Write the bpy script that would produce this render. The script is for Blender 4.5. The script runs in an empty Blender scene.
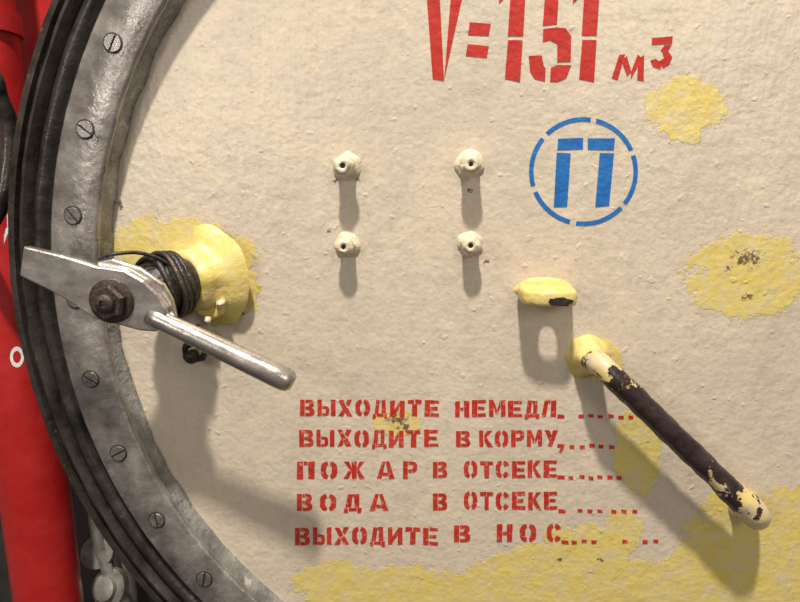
import bpy, math, random
import numpy as np
from mathutils import Vector, Matrix, Euler, noise
random.seed(4)
sc=bpy.context.scene
sc.view_settings.view_transform='Standard'
F=608.0; D=0.75; FX=440; FY=180
cam_loc=Vector((0.05,-D,1.6))
pitch=math.atan((301-FY)/F); yaw=math.atan((FX-400)/F)
rot=Euler((math.pi/2-pitch,0,yaw),'XYZ'); RM=rot.to_matrix()
cd=bpy.data.cameras.new('camera'); cam=bpy.data.objects.new('camera',cd)
sc.collection.objects.link(cam); cam.location=cam_loc; cam.rotation_euler=rot
cd.sensor_width=36; cd.lens=36*F/800; cd.clip_start=0.01
sc.camera=cam
def ray(px,py): return RM@Vector(((px-400)/F,(301-py)/F,-1))
def P(px,py,h=0.0):
    d=ray(px,py); t=(-h-cam_loc.y)/d.y
    return cam_loc+d*t
# ---------------------------------------------------------------- materials
def newmat(name):
    m=bpy.data.materials.new(name); m.use_nodes=True
    nt=m.node_tree; return m,nt,nt.nodes['Principled BSDF']
class N:
    def __init__(s,nt):
        s.nt=nt; s.tc=nt.nodes.new('ShaderNodeTexCoord')
    def link(s,a,b): s.nt.links.new(a,b)
    def setin(s,sock,v):
        if hasattr(v,'is_linked') or hasattr(v,'links'): s.link(v,sock)
        else: sock.default_value=v
    def noise(s,scale,detail=4,rough=.6,stretch=None):
        n=s.nt.nodes.new('ShaderNodeTexNoise'); n.inputs['Scale'].default_value=scale
        n.inputs['Detail'].default_value=detail; n.inputs['Roughness'].default_value=rough
        src=s.tc.outputs['Object']
        if stretch:
            mp=s.nt.nodes.new('ShaderNodeMapping'); mp.inputs['Scale'].default_value=stretch
            s.link(src,mp.inputs[0]); src=mp.outputs[0]
        s.link(src,n.inputs['Vector']); return n.outputs['Fac']
    def math(s,op,a,b=0.0,clamp=False):
        n=s.nt.nodes.new('ShaderNodeMath'); n.operation=op; n.use_clamp=clamp
        s.setin(n.inputs[0],a); s.setin(n.inputs[1],b); return n.outputs[0]
    def mr(s,v,a,b,c=0,d=1):
        n=s.nt.nodes.new('ShaderNodeMapRange'); s.setin(n.inputs[0],v)
        for i,x in enumerate((a,b,c,d)): n.inputs[i+1].default_value=x
        return n.outputs[0]
    def mix(s,f,a,b):
        n=s.nt.nodes.new('ShaderNodeMix'); n.data_type='RGBA'
        s.setin(n.inputs[0],f); 
        for k,v in ((6,a),(7,b)):
            if isinstance(v,tuple): n.inputs[k].default_value=(*v,1)
            else: s.link(v,n.inputs[k])
        return n.outputs[2]
    def ell(s,c,rx,rz,ang=0):
        a=s.nt.nodes.new('ShaderNodeVectorMath'); a.operation='SUBTRACT'
        s.link(s.tc.outputs['Object'],a.inputs[0]); a.inputs[1].default_value=c
        src=a.outputs[0]
        if ang:
            r=s.nt.nodes.new('ShaderNodeVectorRotate'); r.rotation_type='Y_AXIS'
            r.inputs['Angle'].default_value=ang; s.link(src,r.inputs['Vector']); src=r.outputs[0]
        b=s.nt.nodes.new('ShaderNodeVectorMath'); b.operation='MULTIPLY'
        s.link(src,b.inputs[0]); b.inputs[1].default_value=(1/rx,0,1/rz)
        l=s.nt.nodes.new('ShaderNodeVectorMath'); l.operation='LENGTH'; s.link(b.outputs[0],l.inputs[0])
        return s.math('SUBTRACT',1.0,l.outputs['Value'])
    def bump(s,bsdf,h,dist=.001,strength=1.0):
        b=s.nt.nodes.new('ShaderNodeBump'); b.inputs['Distance'].default_value=dist
        b.inputs['Strength'].default_value=strength
        s.link(h,b.inputs['Height']); s.link(b.outputs[0],bsdf.inputs['Normal'])
def wallbump(n,bsdf,extra=None):
    a=n.noise(150,2,.45); b=n.noise(50,3,.5)
    d=n.noise(52,3,.5,(2.2,1,.35))
    h=n.math('ADD',n.math('MULTIPLY',a,.34),n.math('MULTIPLY',b,.9))
    h=n.math('ADD',h,n.math('MULTIPLY',d,.6))
    l=n.mr(n.noise(80,1,.4),.68,.76); h=n.math('ADD',h,n.math('MULTIPLY',l,.25))
    if extra is not None: h=n.math('ADD',h,extra)
    n.bump(bsdf,h,.0026,.75)
CREAM=(.605,.515,.395); YEL=(.64,.50,.13)
def pxr(px,py,rx,ry):
    c=P(px,py); return c,(P(px+rx,py)-P(px-rx,py)).length/2,(P(px,py+ry)-P(px,py-ry)).length/2
def door_mat():
    m,nt,b=newmat('cream_bulkhead_paint'); n=N(nt)
    big=n.noise(5,3,.6); med=n.noise(26,5,.65)
    col=n.mix(n.mr(big,.35,.65),CREAM,(.54,.465,.365))
    col=n.mix(n.mr(med,.52,.75,0,.5),col,(.68,.59,.44))
    col=n.mix(n.mr(n.noise(14,6,.74,(1.3,1,.6)),.50,.68,0,.50),col,(.45,.38,.295))
    col=n.mix(n.mr(n.noise(60,6,.75,(1,1,.45)),.57,.70,0,.40),col,(.43,.36,.27))
    col=n.mix(n.mr(n.noise(150,2,.45),.46,.32,0,.25),col,(.40,.34,.26))
    pats=[(683,107,42,33,0),(745,278,56,50,0),(188,258,75,36,0),(150,244,40,24,0),(228,285,32,36,0),(186,229,20,11,0),
      (637,452,24,48,.1),(400,422,24,15,0),(596,362,26,20,0),
      (345,588,50,28,0),(420,592,80,26,0),(520,587,70,30,0),(585,562,50,38,0),(622,535,22,28,0),(660,592,110,38,0),
      (760,565,88,60,0),(790,530,40,45,0),(735,515,34,30,0),(540,562,30,20,0)]
    mk=None
    for x,y,rx,ry,a in pats:
        c,wx,wz=pxr(x,y,rx,ry); e=n.ell(c,wx,wz,a)
        mk=e if mk is None else n.math('MAXIMUM',mk,e)
    e=n.math('ADD',mk,n.math('MULTIPLY',n.math('SUBTRACT',n.noise(36,6,.75),.5),1.5))
    e=n.math('ADD',e,n.math('MULTIPLY',n.math('SUBTRACT',n.noise(11,2,.5),.5),.9))
    ym=n.mr(e,.0,.07)
    ycol=n.mix(n.mr(n.noise(30,5,.65),.4,.7),YEL,(.64,.53,.22))
    thin=n.mr(n.noise(44,6,.75),.36,.52,.35,1)
    col=n.mix(n.math('MULTIPLY',ym,thin),col,ycol)
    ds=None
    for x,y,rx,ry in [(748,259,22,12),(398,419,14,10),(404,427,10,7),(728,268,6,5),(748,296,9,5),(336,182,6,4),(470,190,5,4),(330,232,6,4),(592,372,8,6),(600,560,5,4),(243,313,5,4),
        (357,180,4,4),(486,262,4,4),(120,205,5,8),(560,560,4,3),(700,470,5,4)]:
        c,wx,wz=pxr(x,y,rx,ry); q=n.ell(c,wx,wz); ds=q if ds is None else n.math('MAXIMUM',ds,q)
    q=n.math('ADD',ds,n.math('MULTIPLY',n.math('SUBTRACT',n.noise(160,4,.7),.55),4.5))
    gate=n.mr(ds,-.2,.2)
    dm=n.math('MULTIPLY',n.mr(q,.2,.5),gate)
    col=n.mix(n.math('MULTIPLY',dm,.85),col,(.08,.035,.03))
    sp=n.mr(n.noise(210,2,.5),.72,.77,0,.6)
    col=n.mix(sp,col,(.26,.19,.12))
    nt.links.new(col,b.inputs['Base Color'])
    b.inputs['Roughness'].default_value=.38
    b.inputs['Specular IOR Level'].default_value=.5
    wallbump(n,b,n.math('MULTIPLY',ym,.2)); return m
def stencil_mat(name,c1,c2,wear):
    m,nt,b=newmat(name); n=N(nt)
    col=n.mix(n.mr(n.noise(40,5,.7),.35,.7),c1,c2)
    col=n.mix(n.mr(n.noise(190,4,.7),wear,wear+.1,0,.6),col,CREAM)
    nt.links.new(col,b.inputs['Base Color']); b.inputs['Roughness'].default_value=.5
    b.inputs['Specular IOR Level'].default_value=.3
    wallbump(n,b); return m
def simple(name,c1,c2,scale=40,rough=.5,metal=0,bd=.0008,c3=None,t3=.6,amt3=1,stretch=None,bs=None):
    m,nt,b=newmat(name); n=N(nt)
    col=n.mix(n.mr(n.noise(scale,6,.65,stretch),.35,.68),c1,c2)
    if c3: col=n.mix(n.mr(n.noise(scale*1.7+7,6,.72),t3,t3+.07,0,amt3),col,c3)
    nt.links.new(col,b.inputs['Base Color']); b.inputs['Metallic'].default_value=metal
    nt.links.new(n.mr(n.noise(scale*2,4,.6),.3,.7,rough-.1,rough+.12),b.inputs['Roughness'])
    n.bump(b,n.noise(bs or scale*3,4,.6),bd); return m
M_door=door_mat()
M_red=stencil_mat('red_stencil_paint',(.40,.018,.012),(.52,.05,.028),.58)
M_redbig=stencil_mat('red_stencil_paint_bold',(.40,.018,.012),(.48,.035,.022),.68)
M_blue=stencil_mat('blue_stencil_paint',(.010,.11,.36),(.02,.16,.44),.70)
M_yel=simple('yellow_lump_paint',YEL,(.66,.53,.22),45,.4,0,.0018,(.55,.47,.33),.58,.8,None,90)
M_crm=simple('cream_lump_paint',(.62,.53,.40),(.66,.57,.38),60,.45,0,.0016,(.64,.52,.22),.6,.7)
M_ring=simple('worn_grey_ring_steel',(.20,.178,.16),(.44,.40,.365),24,.34,.55,.0014,(.60,.55,.47),.62,.7)
M_slope=simple('scraped_grey_paint',(.14,.14,.135),(.38,.375,.35),24,.30,.25,.0055,(.54,.50,.42),.58,.8,None,60)
M_rub=simple('black_rubber',(.012,.010,.009),(.04,.034,.03),30,.33,0,.0012,(.14,.12,.10),.66,.6)
M_rim=simple('dark_oiled_steel',(.030,.025,.022),(.11,.09,.078),20,.26,.6,.0014,(.34,.29,.23),.61,.7)
M_screw=simple('screw_steel',(.19,.17,.155),(.34,.31,.29),120,.3,.65,.0003)
M_slot=simple('dark_recess',(.012,.01,.01),(.02,.018,.016),80,.6)
M_chrome=simple('brushed_lever_steel',(.46,.41,.37),(.68,.62,.57),22,.28,.88,.0004,(.24,.20,.17),.60,.7,(1,1,3))
M_bolt=simple('rusty_bolt',(.05,.034,.028),(.11,.08,.065),90,.36,.6,.0010)
M_black=simple('black_grease',(.010,.009,.008),(.04,.032,.025),50,.35,.1,.0020,(.12,.09,.06),.63,.6)
M_redp=simple('red_enamel',(.36,.012,.012),(.44,.02,.018),10,.35,0,.0012,(.22,.008,.008),.66,.6)
M_dark=simple('dark_wall_paint',(.02,.018,.016),(.04,.035,.032),8,.6)
M_white=simple('white_paint',(.7,.7,.68),(.8,.8,.78),50,.5)
M_grey=simple('grey_fitting_paint',(.20,.19,.17),(.38,.36,.32),35,.35,.3,.001,(.05,.045,.04),.6,.8)
def handle_mat():
    m,nt,b=newmat('worn_black_handle'); n=N(nt)
    at=nt.nodes.new('ShaderNodeAttribute'); at.attribute_name='t'
    t=at.outputs['Fac']
    up=n.math('MULTIPLY',n.math('SUBTRACT',.17,t),5)
    lo=n.math('MULTIPLY',n.math('SUBTRACT',t,.72),5)
    v=n.math('ADD',n.math('MAXIMUM',up,lo),n.math('MULTIPLY',n.math('SUBTRACT',n.noise(42,6,.7),.5),5.0))
    mk=n.mr(v,.0,.06)
    dark=n.mix(n.mr(n.noise(60,5,.7),.4,.7),(.020,.011,.011),(.055,.032,.03))
    pc=n.mix(n.mr(n.noise(50,4,.6),.45,.6),(.56,.46,.30),(.60,.47,.17))
    nt.links.new(n.mix(mk,dark,pc),b.inputs['Base Color']); b.inputs['Roughness'].default_value=.34
    h=n.math('ADD',mk,n.math('MULTIPLY',n.noise(120,3,.5),.6)); n.bump(b,h,.0009); return m
M_handle=handle_mat()
# ---------------------------------------------------------------- mesh helpers
def empty(name,loc=(0,0,0)):
    e=bpy.data.objects.new(name,None); e.empty_display_size=.02; sc.collection.objects.link(e); return e
def mk(name,verts,faces,mat,parent=None,smooth=False,bevel=0,fixn=True):
    me=bpy.data.meshes.new(name); me.from_pydata([tuple(v) for v in verts],[],faces); me.update()
    if fixn:
        import bmesh
        bm=bmesh.new(); bm.from_mesh(me); bmesh.ops.recalc_face_normals(bm,faces=bm.faces); bm.to_mesh(me); bm.free()
    me.materials.append(mat)
    if smooth:
        for p in me.polygons: p.use_smooth=True
    o=bpy.data.objects.new(name,me); sc.collection.objects.link(o)
    if parent: o.parent=parent
    if bevel:
        b=o.modifiers.new('bevel','BEVEL'); b.width=bevel; b.segments=3; b.limit_method='ANGLE'
    return o
def basis(ax):
    ax=Vector(ax).normalized(); u=ax.cross(Vector((0,0,1)))
    if u.length<.1: u=ax.cross(Vector((1,0,0)))
    u.normalize(); v=ax.cross(u).normalized(); return ax,u,v
OUT=Vector((0,-1,0))
def lathe_data(profile,origin,axis,seg=48,lump=0,lscale=60,phase=0):
    ax,u,v=basis(axis); V=[];Fc=[]
    for (r,h) in profile:
        for i in range(seg):
            a=2*math.pi*i/seg+phase
            p=origin+ax*h+(u*math.cos(a)+v*math.sin(a))*max(r,1e-5)
            if lump:
                d=(u*math.cos(a)+v*math.sin(a)); p=p+(d+ax*.4)*lump*noise.noise(p*lscale)*min(1,r/.004)
            V.append(p)
    m=len(profile)
    for j in range(m-1):
        for i in range(seg):
            k=(i+1)%seg; Fc.append((j*seg+i,j*seg+k,(j+1)*seg+k,(j+1)*seg+i))
    return V,Fc
def lathe(name,profile,origin,axis,mat,parent=None,seg=48,lump=0,lscale=60,smooth=True,phase=0,split=None):
    V,Fc=lathe_data(profile,Vector(origin),axis,seg,lump,lscale,phase)
    o=mk(name,V,Fc,mat,parent,smooth)
    if smooth and split!=0:
        e=o.modifiers.new('es','EDGE_SPLIT'); e.split_angle=math.radians(split or 45)
    return o
def sweep(name,pts,rad,mat,parent=None,seg=20,caps=True,lump=0,lscale=60):
    pts=[Vector(p) for p in pts]; n=len(pts); V=[];Fc=[];T=[]
    L=[0]
    for i in range(1,n): L.append(L[-1]+(pts[i]-pts[i-1]).length)
    prev=None
    for i,p in enumerate(pts):
        t=(pts[min(i+1,n-1)]-pts[max(i-1,0)]).normalized()
        if prev is None: _,u,v=basis(t)
        else:
            u=(prev-t*prev.dot(t)).normalized(); v=t.cross(u)
        prev=u; r=rad(L[i]/L[-1]) if callable(rad) else rad
        for k in range(seg):
            a=2*math.pi*k/seg; d=u*math.cos(a)+v*math.sin(a); q=p+d*r
            if lump: q=q+d*lump*noise.noise(q*lscale)
            V.append(q); T.append(L[i]/L[-1])
    for i in range(n-1):
        for k in range(seg):
            kk=(k+1)%seg; Fc.append((i*seg+k,i*seg+kk,(i+1)*seg+kk,(i+1)*seg+k))
    if caps: Fc.append(tuple(range(seg))[::-1]); Fc.append(tuple((n-1)*seg+k for k in range(seg)))
    o=mk(name,V,Fc,mat,parent,True)
    at=o.data.attributes.new('t','FLOAT','POINT'); at.data.foreach_set('value',T)
    e=o.modifiers.new('es','EDGE_SPLIT'); e.split_angle=math.radians(50)
    return o
def smoothpath(pts,n=12):
    pts=[Vector(p) for p in pts]; out=[]; q=[pts[0]*2-pts[1]]+pts+[pts[-1]*2-pts[-2]]
    for i in range(1,len(q)-2):
        for k in range(n):
            t=k/n; a,b,c,d=q[i-1],q[i],q[i+1],q[i+2]
            out.append(.5*((2*b)+(c-a)*t+(2*a-5*b+4*c-d)*t*t+(3*b-a-3*c+d)*t**3))
    out.append(pts[-1]); return out
def fillet(pts,rads,n=10):
    pts=[Vector(p) for p in pts]; out=[pts[0]]
    for i in range(1,len(pts)-1):
        a,b,c=pts[i-1],pts[i],pts[i+1]; r=rads[i-1]
        p0=b+(a-b).normalized()*r; p2=b+(c-b).normalized()*r
        for k in range(n+1):
            t=k/n; out.append((1-t)**2*p0+2*t*(1-t)*b+t*t*p2)
    out.append(pts[-1]); return out
def plate(name,poly,th,mat,parent=None,bevel=.0015,axis=Vector((0,1,0))):
    n=len(poly); V=[Vector(p) for p in poly]+[Vector(p)+axis*th for p in poly]
    Fc=[tuple(range(n)),tuple(range(2*n-1,n-1,-1))]+[(i,(i+1)%n,n+(i+1)%n,n+i) for i in range(n)]
    return mk(name,V,Fc,mat,parent,False,bevel)
# ---------------------------------------------------------------- fit hatch circles
HR=.030
g1=[];
for y in range(0,600,40):
    g1.append(P(552-math.sqrt(440**2-(y-250)**2),y,0))
g2=[P(x,y,HR) for x,y in [(111,42),(83,127),(71,213),(90,378),(119,450),(157,518),(207,577)]]
g3=[P(x,y,.018) for x,y in [(48,5),(33,60),(16,130),(8,210),(12,290),(28,370),(56,450),(92,520),(140,592)]]
A=[];B=[]
for gi,g in enumerate((g1,g2,g3)):
    for p in g:
        row=[2*p.x,2*(p.z-1.5),0,0,0]; row[2+gi]=1; w=1 if gi else .6
        A.append([w*q for q in row]); B.append(w*(p.x**2+(p.z-1.5)**2))
s=np.linalg.lstsq(np.array(A),np.array(B),rcond=None)[0]
C=Vector((s[0],0,s[1]+1.5)); R1,R2,R3=[math.sqrt(k+s[0]**2+s[1]**2) for k in s[2:]]
print('FIT',C,R1,R2,R3)
# ---------------------------------------------------------------- hatch door
door=empty('hatch_door')
V,Fc=lathe_data([(0.0,0),(R1*.5,0),(R1+.002,0),(R1+.002,-.03),(0,-.03)],C,OUT,160)
mk('door_panel',V,Fc,M_door,door,False)
# glyphs
def Rr(x0,y0,x1,y1): return [(x0,y0),(x1,y0),(x1,y1),(x0,y1)]
def arc(cx,cy,rx,ry,a0,a1,tx,ty,n=10):
    out=[]
    def pt(a,k):
        c,s_=math.cos(a),math.sin(a); e=.75
        X=math.copysign(abs(c)**e,c); Y=math.copysign(abs(s_)**e,s_)
        return (cx+(rx-k*tx)*X,cy+(ry-k*ty)*Y)
    for i in range(n):
        a=math.radians(a0+(a1-a0)*i/n); b=math.radians(a0+(a1-a0)*(i+1)/n)
        out.append([pt(a,0),pt(b,0),pt(b,1),pt(a,1)])
    return out
G={
'В':[Rr(0,0,.33,1)]+[Rr(.37,.80,.6,1),Rr(.37,.40,.6,.60),Rr(.37,0,.6,.20)]+arc(.6,.76,.38,.25,-90,90,.30,.20,8)+arc(.6,.27,.42,.27,-90,90,.32,.20,8),
'Ы':[Rr(0,0,.24,1),Rr(.27,.44,.42,.60),Rr(.27,0,.42,.17)]+arc(.42,.30,.26,.30,-90,90,.21,.17,8)+[Rr(.76,0,1.02,1)],
'Х':[[(0,1),(.36,1),(.62,.54),(.34,.38)],[(.42,.36),(.68,.54),(1.03,0),(.66,0)],[(.66,1),(1,1),(.72,.58),(.54,.74)],[(0,0),(.35,0),(.48,.26),(.30,.44)]],
'О':arc(.5,.5,.52,.51,98,262,.34,.22)+arc(.5,.5,.52,.51,-82,82,.34,.22),
'С':arc(.5,.5,.52,.51,97,263,.34,.22)+arc(.5,.5,.52,.51,22,83,.34,.22,6)+arc(.5,.5,.52,.51,-83,-22,.34,.22,6),
'Д':[Rr(.0,-.12,.23,.18),Rr(.78,-.12,1.02,.18),Rr(.26,.0,.75,.18),[(.10,.21),(.40,.21),(.49,1),(.22,1)],Rr(.52,.82,.60,1),Rr(.60,.21,.90,1)],
'И':[Rr(0,0,.31,1),Rr(.70,0,1.02,1),[(.33,.10),(.33,.44),(.68,.90),(.68,.56)]],
'Т':[Rr(0,.77,.47,1),Rr(.53,.77,1,1),Rr(.32,0,.68,.75)],
'Е':[Rr(0,0,.37,1),Rr(.40,.80,1,1),Rr(.40,.40,.90,.60),Rr(.40,0,1,.20)],
'Н':[Rr(0,0,.35,1),Rr(.66,0,1.02,1),Rr(.38,.39,.63,.60)],
'М':[Rr(0,0,.27,1),Rr(.74,0,1.02,1),[(.28,1),(.28,.6),(.46,.10),(.49,.45)],[(.73,1),(.73,.6),(.54,.10),(.51,.45)]],
'Л':[[(-.03,0),(.30,0),(.47,1),(.18,1)],Rr(.50,.80,.62,1),Rr(.64,0,1,1)],
'К':[Rr(0,0,.35,1),[(.38,.46),(.38,.70),(.66,1),(1.02,1)],[(.40,.42),(.58,.60),(1.04,0),(.66,0)]],
'У':[[(0,1),(.35,1),(.58,.46),(.36,.32)],[(.66,1),(1.02,1),(.54,0),(.20,0)]],
'П':[Rr(0,0,.35,1),Rr(.66,0,1.02,1),Rr(.38,.80,.63,1)],
'Ж':[Rr(.38,0,.62,1),[(-.02,1),(.24,1),(.36,.62),(.36,.40)],[(1.02,1),(.76,1),(.64,.62),(.64,.40)],[(-.02,0),(.24,0),(.36,.38),(.24,.52)],[(1.02,0),(.76,0),(.64,.38),(.76,.52)]],
'А':[[(-.02,0),(.28,0),(.48,1),(.30,1)],[(.72,0),(1.02,0),(.70,1),(.52,1)],Rr(.33,.18,.67,.37)],
'Р':[Rr(0,0,.35,1),Rr(.38,.80,.6,1),Rr(.38,.36,.6,.55)]+arc(.6,.68,.42,.32,-90,90,.31,.20,8),
}
class Sten:
    def __init__(s): s.V=[]; s.F=[]; s.k=0
    def poly(s,pts,jit=.35):
        b=len(s.V); s.k+=1; h=.0005+(s.k%7)*.00001
        for x,y in pts: s.V.append(P(x+random.uniform(-jit,jit),y+random.uniform(-jit,jit),h))
        s.F.append(tuple(range(b,b+len(pts))))
    def glyph(s,ch,x0,x1,yt,yb,slope=0,slant=0):
        for pl in G[ch]:
            j=.45 if len(G[ch])<8 else .15
            s.poly([(x0+(x1-x0)*u+slant*v,yb-(yb-yt)*v+slope*(x0-300)) for u,v in pl],j)
    def word(s,w,x0,x1,yt,yb,slope=0,gap=.22):
        W={'Ы':1.25,'Ж':1.35,'М':1.15,'.':.5}
        ws=[W.get(c,1) for c in w]; tot=sum(ws)+gap*(len(w)-1); u=(x1-x0)/tot; x=x0
        for c,q in zip(w,ws):
            dy=random.uniform(-.6,.6); s.glyph(c,x,x+q*u,yt+dy,yb+dy,slope); x+=(q+gap)*u
    def make(s,name,mat): 
        o=mk(name,s.V,s.F,mat,door,fixn=False); return o
t=Sten()
t.word('ВЫХОДИТЕ',300,439,400,416.5); t.word('НЕМЕДЛ',455,556,400.5,417)
t.word('ВЫХОДИТЕ',299,438,430,447); t.word('В',456,470,431,447); t.word('КОРМУ',479,558,430.5,447)
for c,a,b in [('П',297,314),('О',321,337),('Ж',344,364),('А',377,394),('Р',403,417)]: t.glyph(c,a,b,461.5,479)
t.word('В',433,447,462,478); t.word('ОТСЕКЕ',464,557,461,478)
for c,a,b in [('В',297,312),('О',320,336),('Д',344,361),('А',370,388)]: t.glyph(c,a,b,494,511)
t.word('В',433,447,493,510); t.word('ОТСЕКЕ',464,557,492,510)
t.word('ВЫХОДИТЕ',295,438,527.5,545); t.word('В',454,470,525,542)
for c,a,b in [('Н',497,512),('О',520,536),('С',547,561)]: t.glyph(c,a,b,524,542)
for y,xs in [(417,[561,581,591,600,611,621,631]),(447,[561,572,582,592,601,612]),(478,[561,571,582,591,600,610,619]),
             (512,[562,580,590,600,614,624,635]),(542,[565,574,584,594,625,645,656])]:
    for x in xs:
        q=3.6 if x<566 else 2.5; yy=y+random.uniform(-1,1)
        t.poly([(x-q,yy-2.4),(x+q,yy-2),(x+q,yy+1.6),(x-q,yy+1.4)])
t.poly([(561,448),(564.5,448),(561,453),(558.5,452)])
t.make('stencil_inscription',M_red)
t=Sten()
t.poly([(425,-30),(438,-30),(444,81),(433,79)]); t.poly([(447,42),(453,-30),(468,-30),(444,80)])
t.poly([(470,22),(491,24),(489,36),(468,35)]); t.poly([(468,44),(489,46),(487,58),(466,56)])
def one(x):
    t.poly([(x+6,-30),(x+21,-30),(x+17,36),(x+2,36)]); t.poly([(x+2,40),(x+17,40),(x+14,82),(x-1,79)]); t.poly([(x-6,-12),(x+3,-24),(x+3,-6),(x-7,4)])
one(506); one(580)
t.poly([(547,-30),(560,-30),(557,24),(543,26)]); t.poly([(563,-30),(578,-30),(576,-16),(563,-16)])
t.poly([(543,29),(557,27),(566,28),(571,36),(571,62),(557,62),(557,44),(550,40),(543,42)])
t.poly([(571,65),(566,78),(557,82),(550,82),(551,68),(557,65)]); t.poly([(529,56),(542,55),(544,66),(546,68),(545,82),(535,79),(530,72)])
t.poly([(612,78),(619,55),(625,54),(618,80)]); t.poly([(622,60),(627,56),(631,72),(627,77)]); t.poly([(631,72),(638,54),(642,58),(631,79)]); t.poly([(638,60),(644,54),(644,81),(637,80)])
t.poly([(652,38),(673,36),(672,44),(652,45)]); t.poly([(665,45),(672,45),(667,52),(660,51)])
t.poly([(662,51),(668,51),(672,57),(669,65),(663,68),(659,62),(664,58)]); t.poly([(650,60),(656,59),(661,62),(661,69),(653,67)])
t.make('volume_marking',M_redbig)
t=Sten()
cx,cy,ro,ri=583.5,171.5,54.5,50
for a0,a1 in [(-38,18),(24,76),(82,134),(141,196),(203,255),(262,316)]:
    n=10
    for i in range(n):
        a=math.radians(a0+(a1-a0)*i/n); b=math.radians(a0+(a1-a0)*(i+1)/n)
        t.poly([(cx+r*math.cos(q),cy-r*math.sin(q)) for r,q in ((ro,a),(ro,b),(ri,b),(ri,a))],0)
t.poly([(558,139),(583,138),(583,149.5),(557,150.5)]); t.poly([(557,153),(571,153),(567,207),(554,207)])
t.poly([(588,138),(615,138),(614,150),(588,149.5)]); t.poly([(600,153),(614,153),(609,206),(595,207)])
t.make('blue_circle_sign',M_blue)
# ---------------------------------------------------------------- rim / ring
ring=door
hi=R2-.030
lathe('inner_slope',[(R1+.001,-.005),(R1-.0005,.002),(R1-(R1-hi)*.25,.010),(hi+.004,HR-.008),(hi-.001,HR-.003)],C,OUT,M_slope,ring,seg=260,lump=.0030,lscale=30,split=0)
lathe('screw_ring',[(hi-.001,HR-.008),(hi,HR-.002),(hi+.003,HR),(R2+.026,HR),(R2+.029,HR-.003),(R2+.030,.010)],C,OUT,M_ring,ring,seg=260,split=50)
b=R2+.030; w=R3-b
lathe('rubber_gasket',[(b,.010),(b+w*.10,.012),(b+w*.14,.022),(b+w*.24,.027),(b+w*.36,.025),(b+w*.42,.015)],C,OUT,M_rub,ring,seg=260,lump=.0010,lscale=40,split=0)
lathe('outer_rim',[(b+w*.40,.010),(b+w*.46,.024),(b+w*.55,.031),(b+w*.64,.028),(b+w*.68,.016),(b+w*.74,.016),(b+w*.78,.025),(b+w*.92,.024),(R3,.016),(R3+.001,-.045),(R1-.02,-.05),(R1-.02,-.03)],C,OUT,M_rim,ring,seg=260,lump=.0008,lscale=30,split=50)
angs=[]
for p in [(111,42),(207,577)]:
    q=P(p[0],p[1],HR)-C; angs.append(math.atan2(q.z,q.x)%(2*math.pi))
step=(angs[1]-angs[0])/7
sV=[];sF=[];dV=[];dF=[]
def addto(VV,FF,v,f):
    b=len(VV); VV+=v; FF+=[tuple(i+b for i in q) for q in f]
for i in range(60):
    a=angs[0]+i*step
    if a-angs[0]>2*math.pi-step*.6: break
    o=C+Vector((math.cos(a)*R2,0,math.sin(a)*R2))+OUT*HR
    v,f=lathe_data([(.0118,-.002),(.0118,.0003),(.0105,.0005),(.0105,-.0006)],o,OUT,28); addto(dV,dF,v,f)
    v,f=lathe_data([(.0,.0003),(.0102,.0003)],o,OUT,28); addto(dV,dF,v,f)
    sa=random.uniform(0,math.pi); d=Vector((math.cos(sa),0,math.sin(sa))); e=Vector((-math.sin(sa),0,math.cos(sa)))
    for sg in (1,-1):
        pts=[]; r=.0104; g=.0012
        a0=math.asin(g/r)
        for k in range(15):
            q=a0+(math.pi-2*a0)*k/14; pts.append(o+(d*math.cos(q)+e*sg*math.sin(q))*r)
        n=len(pts); v=[p+OUT*.0002 for p in pts]+[o+(p-o)*.93+OUT*.0020 for p in pts]
        f=[tuple(range(n)),tuple(range(n,2*n))]+[(k,(k+1)%n,n+(k+1)%n,n+k) for k in range(n)]
        addto(sV,sF,v,f)
mk('screw_recesses',dV,dF,M_slot,ring); mk('slotted_screw_heads',sV,sF,M_screw,ring)
# ---------------------------------------------------------------- studs
for x,y,h,sx in [(343,166,.032,.86),(471,164,.031,.88),(344,247,.026,.80),(471,246,.026,.80)]:
    e=empty('threaded_stud'); tip=P(x,y,h); o=Vector((tip.x,0,tip.z))
    lathe('paint_collar',[(.0205*sx,-.001),(.0190*sx,.0020),(.0150*sx,.0032),(.0128*sx,.005),(.0125*sx,h*.5),(.0125*sx,h-.010)],o,OUT,M_crm,e,40,.0024,90,split=0)
    lathe('stud_tip',[(.0120*sx,h-.013),(.0136*sx,h-.009),(.0140*sx,h-.004),(.0128*sx,h),(.0098*sx,h+.0005),(.0090*sx,h+.003),(.0068*sx,h+.0036),(.0030,h+.0034),(.0028,h)],o,OUT,M_crm,e,32,.0020,130,split=0)
    lathe('stud_hole',[(0,h+.001),(.004,h+.001)],o,OUT,M_slot,e,16)
# ---------------------------------------------------------------- lug
e=empty('padeye_lug')
c0=P(544,291,0); hw=.0325; L=.053
z=c0.z
def sup(a,k=.55):
    c,s_=math.cos(a),math.sin(a); return math.copysign(abs(c)**k,c),abs(s_)**k
outl=[(-hw*1.06,0),(-hw*1.02,.015)]+[(-hw*sup(math.pi*k/18)[0],L-.026+.026*sup(math.pi*k/18)[1]) for k in range(0,19)]+[(hw*1.02,.015),(hw*1.06,0)]
hc=(.001,.032); hr=.0105; th=.0095
outl2=[(x,y) for x,y in outl]+[(hw*.5,0),(0,0),(-hw*.5,0)]
hole=[]
for x,y in outl2:
    a=math.atan2(y-hc[1],x-hc[0]); hole.append((hc[0]+hr*math.cos(a),hc[1]+hr*math.sin(a)))
n=len(outl2); V=[];Fc=[]
for zz,sc_ in ((th,.96),(th*.7,1.0),(-th*.7,1.0),(-th,.96)):
    for x,y in outl2: V.append(Vector((c0.x+x*sc_,-y*(.975 if sc_<1 else 1),z+zz)))
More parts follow.
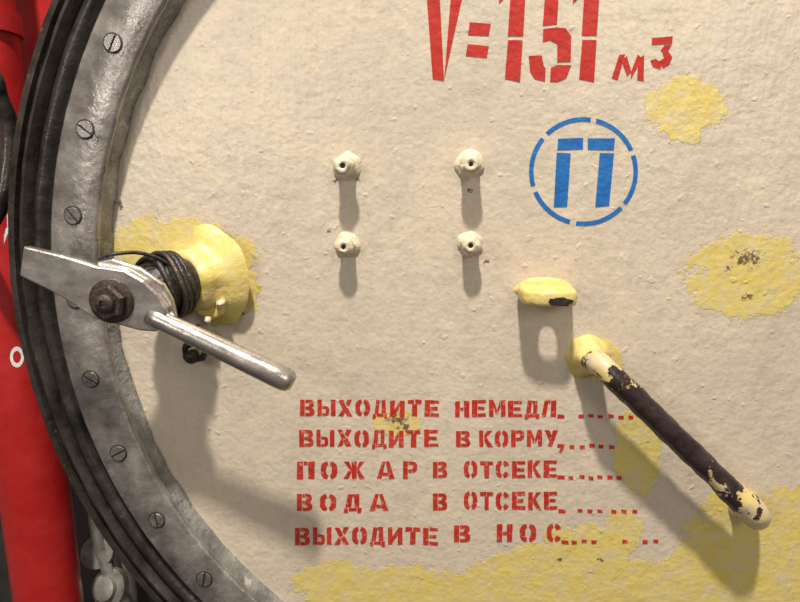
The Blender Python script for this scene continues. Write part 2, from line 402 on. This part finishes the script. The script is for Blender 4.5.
for zz in (th,-th):
    for x,y in hole: V.append(Vector((c0.x+x,-y,z+zz)))
for j in range(3):
    for i in range(n):
        k=(i+1)%n; Fc.append((j*n+i,j*n+k,(j+1)*n+k,(j+1)*n+i))
for i in range(n):
    k=(i+1)%n; Fc+= [(i,k,4*n+k,4*n+i),(3*n+i,5*n+i,5*n+k,3*n+k),(4*n+i,4*n+k,5*n+k,5*n+i)]
V=[v+Vector((0,.4,1))*.0026*noise.noise(v*80) for v in V]
lg=mk('lug_plate',V,Fc,M_yel,e,True); sm=lg.modifiers.new('s','SUBSURF'); sm.levels=1; sm.render_levels=1
V,Fc=lathe_data([(0,.0035),(.02,.003),(.034,.001),(.037,-.0005)],c0,OUT,40,.002,80)
V=[Vector((v.x,v.y,c0.z+(v.z-c0.z)*.48)) for v in V]
mk('weld_bead',V,Fc,M_yel,e,True)
q=Vector((c0.x+.010,-L-.0002,c0.z-.003)); V=[q+OUT*.0002]; m=26
for k in range(m):
    a=2*math.pi*k/m; rr=1+.4*noise.noise(Vector((math.cos(a)*2,math.sin(a)*2,3)))
    V.append(q+Vector((.0140*rr*math.cos(a),0,.0050*rr*math.sin(a)))+OUT*-.0002)
V2=[v+Vector((0,.005,0)) for v in V[1:]]
Fc=[(0,1+k,1+(k+1)%m) for k in range(m)]+[(1+k,1+(k+1)%m,1+m+(k+1)%m,1+m+k) for k in range(m)]
mk('worn_spot',V+V2,Fc,M_black,e,False)
# ---------------------------------------------------------------- grab handle
e=empty('grab_handle'); H=.048
a0=P(588,356,0); a1=P(602,366,H); b1=P(762,521,H); b0=P(744,503,0)
pts=fillet([a0,a1,b1,b0],[.026,.024],14)
dense=[]
for i in range(len(pts)-1):
    m=max(1,int((pts[i+1]-pts[i]).length/.005))
    for k in range(m): dense.append(pts[i].lerp(pts[i+1],k/m))
dense.append(pts[-1])
def hrad(t):
    return .0142+.0024*max(0,min(1,(t-.70)*12))
sweep('handle_bar',dense,hrad,M_handle,e,28,lump=.0016,lscale=60)
for p,r in ((a0,.025),(b0,.018)):
    lathe('weld_collar',[(r*1.15,-.001),(r,.004),(r*.82,.010),(r*.70,.018),(r*.5,.024)],p,OUT,M_yel,e,36,.004,60,split=0)
# ---------------------------------------------------------------- latch lever
e=empty('hatch_latch_lever'); HL=.118
A0=P(203,278,0); A1=P(112,300,HL); ax=(A1-A0); LL=ax.length; axn=ax.normalized()
lathe('painted_boss',[(.070,-.010),(.062,-.002),(.050,.003),(.043,.009),(.041,.018),(.040,.030),(.033,.034),(.0,.035)],A0,axn,M_yel,e,72,.0075,34,split=0)
lathe('gland_body',[(.031,.030),(.034,.038),(.036,.044),(.033,.050),(.034,.060),(.037,.062),(.037,.070),(.032,.072),(.031,.086),(.026,.090),(.024,LL-.012)],A0,axn,M_black,e,48,.0015,60,split=60)
def coil(t0,r,tr,mat,nm,wob=.002,a0=0,a1=2*math.pi):
    _,u,v=basis(axn); o=A0+axn*t0; pts=[]
    for k in range(49):
        a=a0+(a1-a0)*k/48; pts.append(o+(u*math.cos(a)+v*math.sin(a))*(r+wob*math.sin(3*a))+axn*.002*math.sin(2*a+1))
    sweep(nm,pts,tr,mat,e,10,caps=False)
coil(.048,.037,.0035,M_black,'wire_coil'); coil(.056,.038,.0035,M_black,'wire_coil'); coil(.064,.0395,.003,M_bolt,'wire_coil'); coil(.078,.036,.0035,M_black,'wire_coil')
sweep('loose_wire',smoothpath([P(98,259,.105),P(115,254,.10),P(140,253,.088),P(165,262,.075),P(182,280,.062),P(188,305,.055)],8),.0022,M_black,e,8)
pl=[(96,262),(112,259),(140,268),(163,284),(172,300),(176,318),(166,326),(150,316),(128,312),(104,290)]
plate('fork_plate',[P(x,y,.108) for x,y in pl],.007,M_chrome,e,.002)
pl=[(23,246),(60,255),(96,266),(124,270),(143,281),(157,294),(166,309),(165,322),(156,332),(140,331),(118,325),(92,318),(72,304),(48,290),(19,276)]
plate('lever_flat_bar',[P(x,y,HL) for x,y in pl],.011,M_chrome,e,.0022)
r0=P(148,314,HL-.006); r1=P(293,383,HL-.006); rl=(r1-r0).length
lathe('lever_rod',[(0,0),(.0098,.001),(.0110,.012),(.0108,.03),(.0120,rl*.5),(.0136,rl-.022),(.0136,rl-.010),(.0122,rl-.004),(.008,rl+.0005),(0,rl+.001)],r0,(r1-r0),M_chrome,e,40,split=0)
o=P(112,301,HL)
lathe('washer',[(.0245,-.001),(.0245,.003),(.0225,.004),(.012,.004)],o,OUT,M_bolt,e,40)
lathe('hex_nut',[(.0195,.003),(.0200,.010),(.0175,.013),(.010,.013)],o,OUT,M_bolt,e,6,smooth=False,phase=.3)
lathe('bolt_end',[(.0105,.010),(.0105,.017),(.009,.0185),(.0045,.019),(.004,.0165),(0,.0165)],o,OUT,M_bolt,e,28)
pl=[(196,266),(212,270),(222,283),(226,300),(223,315),(211,321),(196,314)]
bk=plate('painted_bracket',[P(x,y,.024) for x,y in pl],.023,M_yel,e,.004)
for x,y,h,r in [(207,320,.028,.006),(221,304,.026,.006)]:
    lathe('paint_drip',[(0,-r),(r*.7,-r*.7),(r,0),(r*.7,r*.7),(0,r)],P(x,y,h),OUT,M_crm,e,20,.004,120,split=0)
sweep('clevis_link',smoothpath([P(196,325,.030),P(199,338,.030),P(206,349,.026),P(200,359,.024),P(188,358,.026),P(186,348,.028),P(194,340,.030)],8),.0042,M_black,e,10,lump=.002,lscale=120)
lathe('clevis_pin',[(0,-.006),(.008,-.005),(.009,.004),(0,.007)],P(192,356,.026),OUT,M_bolt,e,20,.002,120,split=0)
# ---------------------------------------------------------------- background behind door
def box(name,lo,hi_,mat,parent=None,bevel=0):
    V=[(x,y,z) for x in (lo[0],hi_[0]) for y in (lo[1],hi_[1]) for z in (lo[2],hi_[2])]
    Fc=[(0,1,3,2),(4,6,7,5),(0,4,5,1),(2,3,7,6),(0,2,6,4),(1,5,7,3)]
    return mk(name,V,Fc,mat,parent,False,bevel)
box('wall_back',(-1.6,.42,0),(1.8,.48,2.6),M_dark)
box('floor',(-1.6,-2.2,-.05),(1.8,.48,0),M_dark)
PY=.17; Rp=.054; cxp=P(39,520,-PY).x
rp=empty('red_pipe')
lathe('pipe_body',[(Rp,0),(Rp,2.6)],Vector((cxp,PY,0)),Vector((0,0,1)),M_redp,rp,48,split=0)
def Pc(px,py,off=.0006):
    d=ray(px,py); ox,oy=cam_loc.x-cxp,cam_loc.y-PY; R=Rp+off
    a=d.x**2+d.y**2; b_=2*(ox*d.x+oy*d.y); c=ox*ox+oy*oy-R*R; ds=b_*b_-4*a*c
    t_=(-b_-math.sqrt(max(ds,0)))/(2*a); return cam_loc+d*t_
V=[];Fc=[]
for i in range(24):
    a=2*math.pi*i/24
    for r in (1,.58): V.append(Pc(17+7*r*math.cos(a),357+10.5*r*math.sin(a)))
for i in range(24):
    k=(i+1)%24; Fc.append((2*i,2*k,2*k+1,2*i+1))
for q in ([(7,214),(10,216),(8,232),(4,244),(4,236),(7,226)],[(6,228),(11,232),(11,236),(5,232)]):
    s0=len(V); V+=[Pc(x,y) for x,y in q]; Fc.append(tuple(range(s0,s0+len(q))))
mk('painted_letters',V,Fc,M_white,rp,fixn=False)
for zz in (P(30,22,-PY).z,P(30,520,-PY).z-.5):
    lathe('pipe_clamp',[(Rp,-.016),(Rp+.006,-.015),(Rp+.006,.015),(Rp,.016)],Vector((cxp,PY,zz)),Vector((0,0,1)),M_redp,rp,40)
w0=P(-60,-60,-.30); w1=P(75,108,-.30)
box('red_locker',(w0.x,.28,w1.z),(w1.x+.1,.42,w0.z),M_redp,None,.008)
sweep('hose',smoothpath([Vector((cxp-.03,PY-.02,P(0,40,-.06).z)),P(-12,70,-.06),P(0,98,-.06),P(9,125,-.07),P(8,165,-.07),P(0,205,-.06),P(-16,235,-.06),Vector((cxp-.03,PY-.02,P(0,262,-.06).z))],10),.011,M_rim,rp,16)
v=empty('valve_fitting')
sweep('thin_pipe',smoothpath([P(92,470,-.28),P(96,530,-.28),P(112,580,-.27),P(150,640,-.26)],8),.011,M_grey,v,16)
o=P(108,588,-.26)
lathe('valve_body',[(0,-.03),(.02,-.03),(.022,-.018),(.036,-.015),(.036,0),(.022,.003),(.022,.014),(.012,.018),(0,.018)],o,(-.2,-1,.5),M_grey,v,24,.001)
lathe('valve_flange',[(0,-.01),(.030,-.01),(.032,0),(.030,.010),(0,.012)],P(98,552,-.28),(.2,-1,.4),M_grey,v,24,.002)
g=P(118,500,-.34); sweep('grey_pipe',[Vector((g.x,g.y,0)),g],.020,M_grey,v,20)
for dz in (.28,-.28):
    box('hinge_arm',(C.x+R1-.05,.03,C.z+dz-.03),(C.x+R1+.10,.43,C.z+dz+.03),M_rim,door,.005)
# ---------------------------------------------------------------- lights
def area(name,loc,target,size,power,col):
    l=bpy.data.lights.new(name,'AREA'); l.energy=power; l.size=size; l.color=col
    o=bpy.data.objects.new(name,l); sc.collection.objects.link(o); o.location=loc
    o.rotation_euler=(Vector(target)-Vector(loc)).to_track_quat('-Z','Y').to_euler(); return o
tg=P(420,300)
area('ceiling_lamp',tg+Vector((-.16,-1.5,3.2)),tg,.17,205,(1,.925,.83))
area('side_fill_light',tg+Vector((-.9,-1.6,.5)),tg,.4,6,(1,.95,.90))  # soft left-front fill, added to put highlights on the metal; no actual tube there
area('right_area_light',tg+Vector((1.0,-2.0,.9)),tg,.6,10,(1,.92,.84))  # wide, weak warm area light from the front right
wd=bpy.data.worlds.new('World'); sc.world=wd; wd.use_nodes=True
nt=wd.node_tree; bg=nt.nodes['Background']
tc=nt.nodes.new('ShaderNodeTexCoord'); sp=nt.nodes.new('ShaderNodeSeparateXYZ'); cr=nt.nodes.new('ShaderNodeValToRGB')
mp=nt.nodes.new('ShaderNodeMapRange'); mp.inputs[1].default_value=-1; mp.inputs[2].default_value=1
nt.links.new(tc.outputs['Generated'],sp.inputs[0]); nt.links.new(sp.outputs['Z'],mp.inputs[0]); nt.links.new(mp.outputs[0],cr.inputs[0]); nt.links.new(cr.outputs[0],bg.inputs[0])
cr.color_ramp.elements[0].color=(.10,.088,.075,1); cr.color_ramp.elements[1].color=(.75,.70,.64,1)
x=cr.color_ramp.elements.new(.5); x.color=(.30,.275,.25,1)
bg.inputs[1].default_value=.60
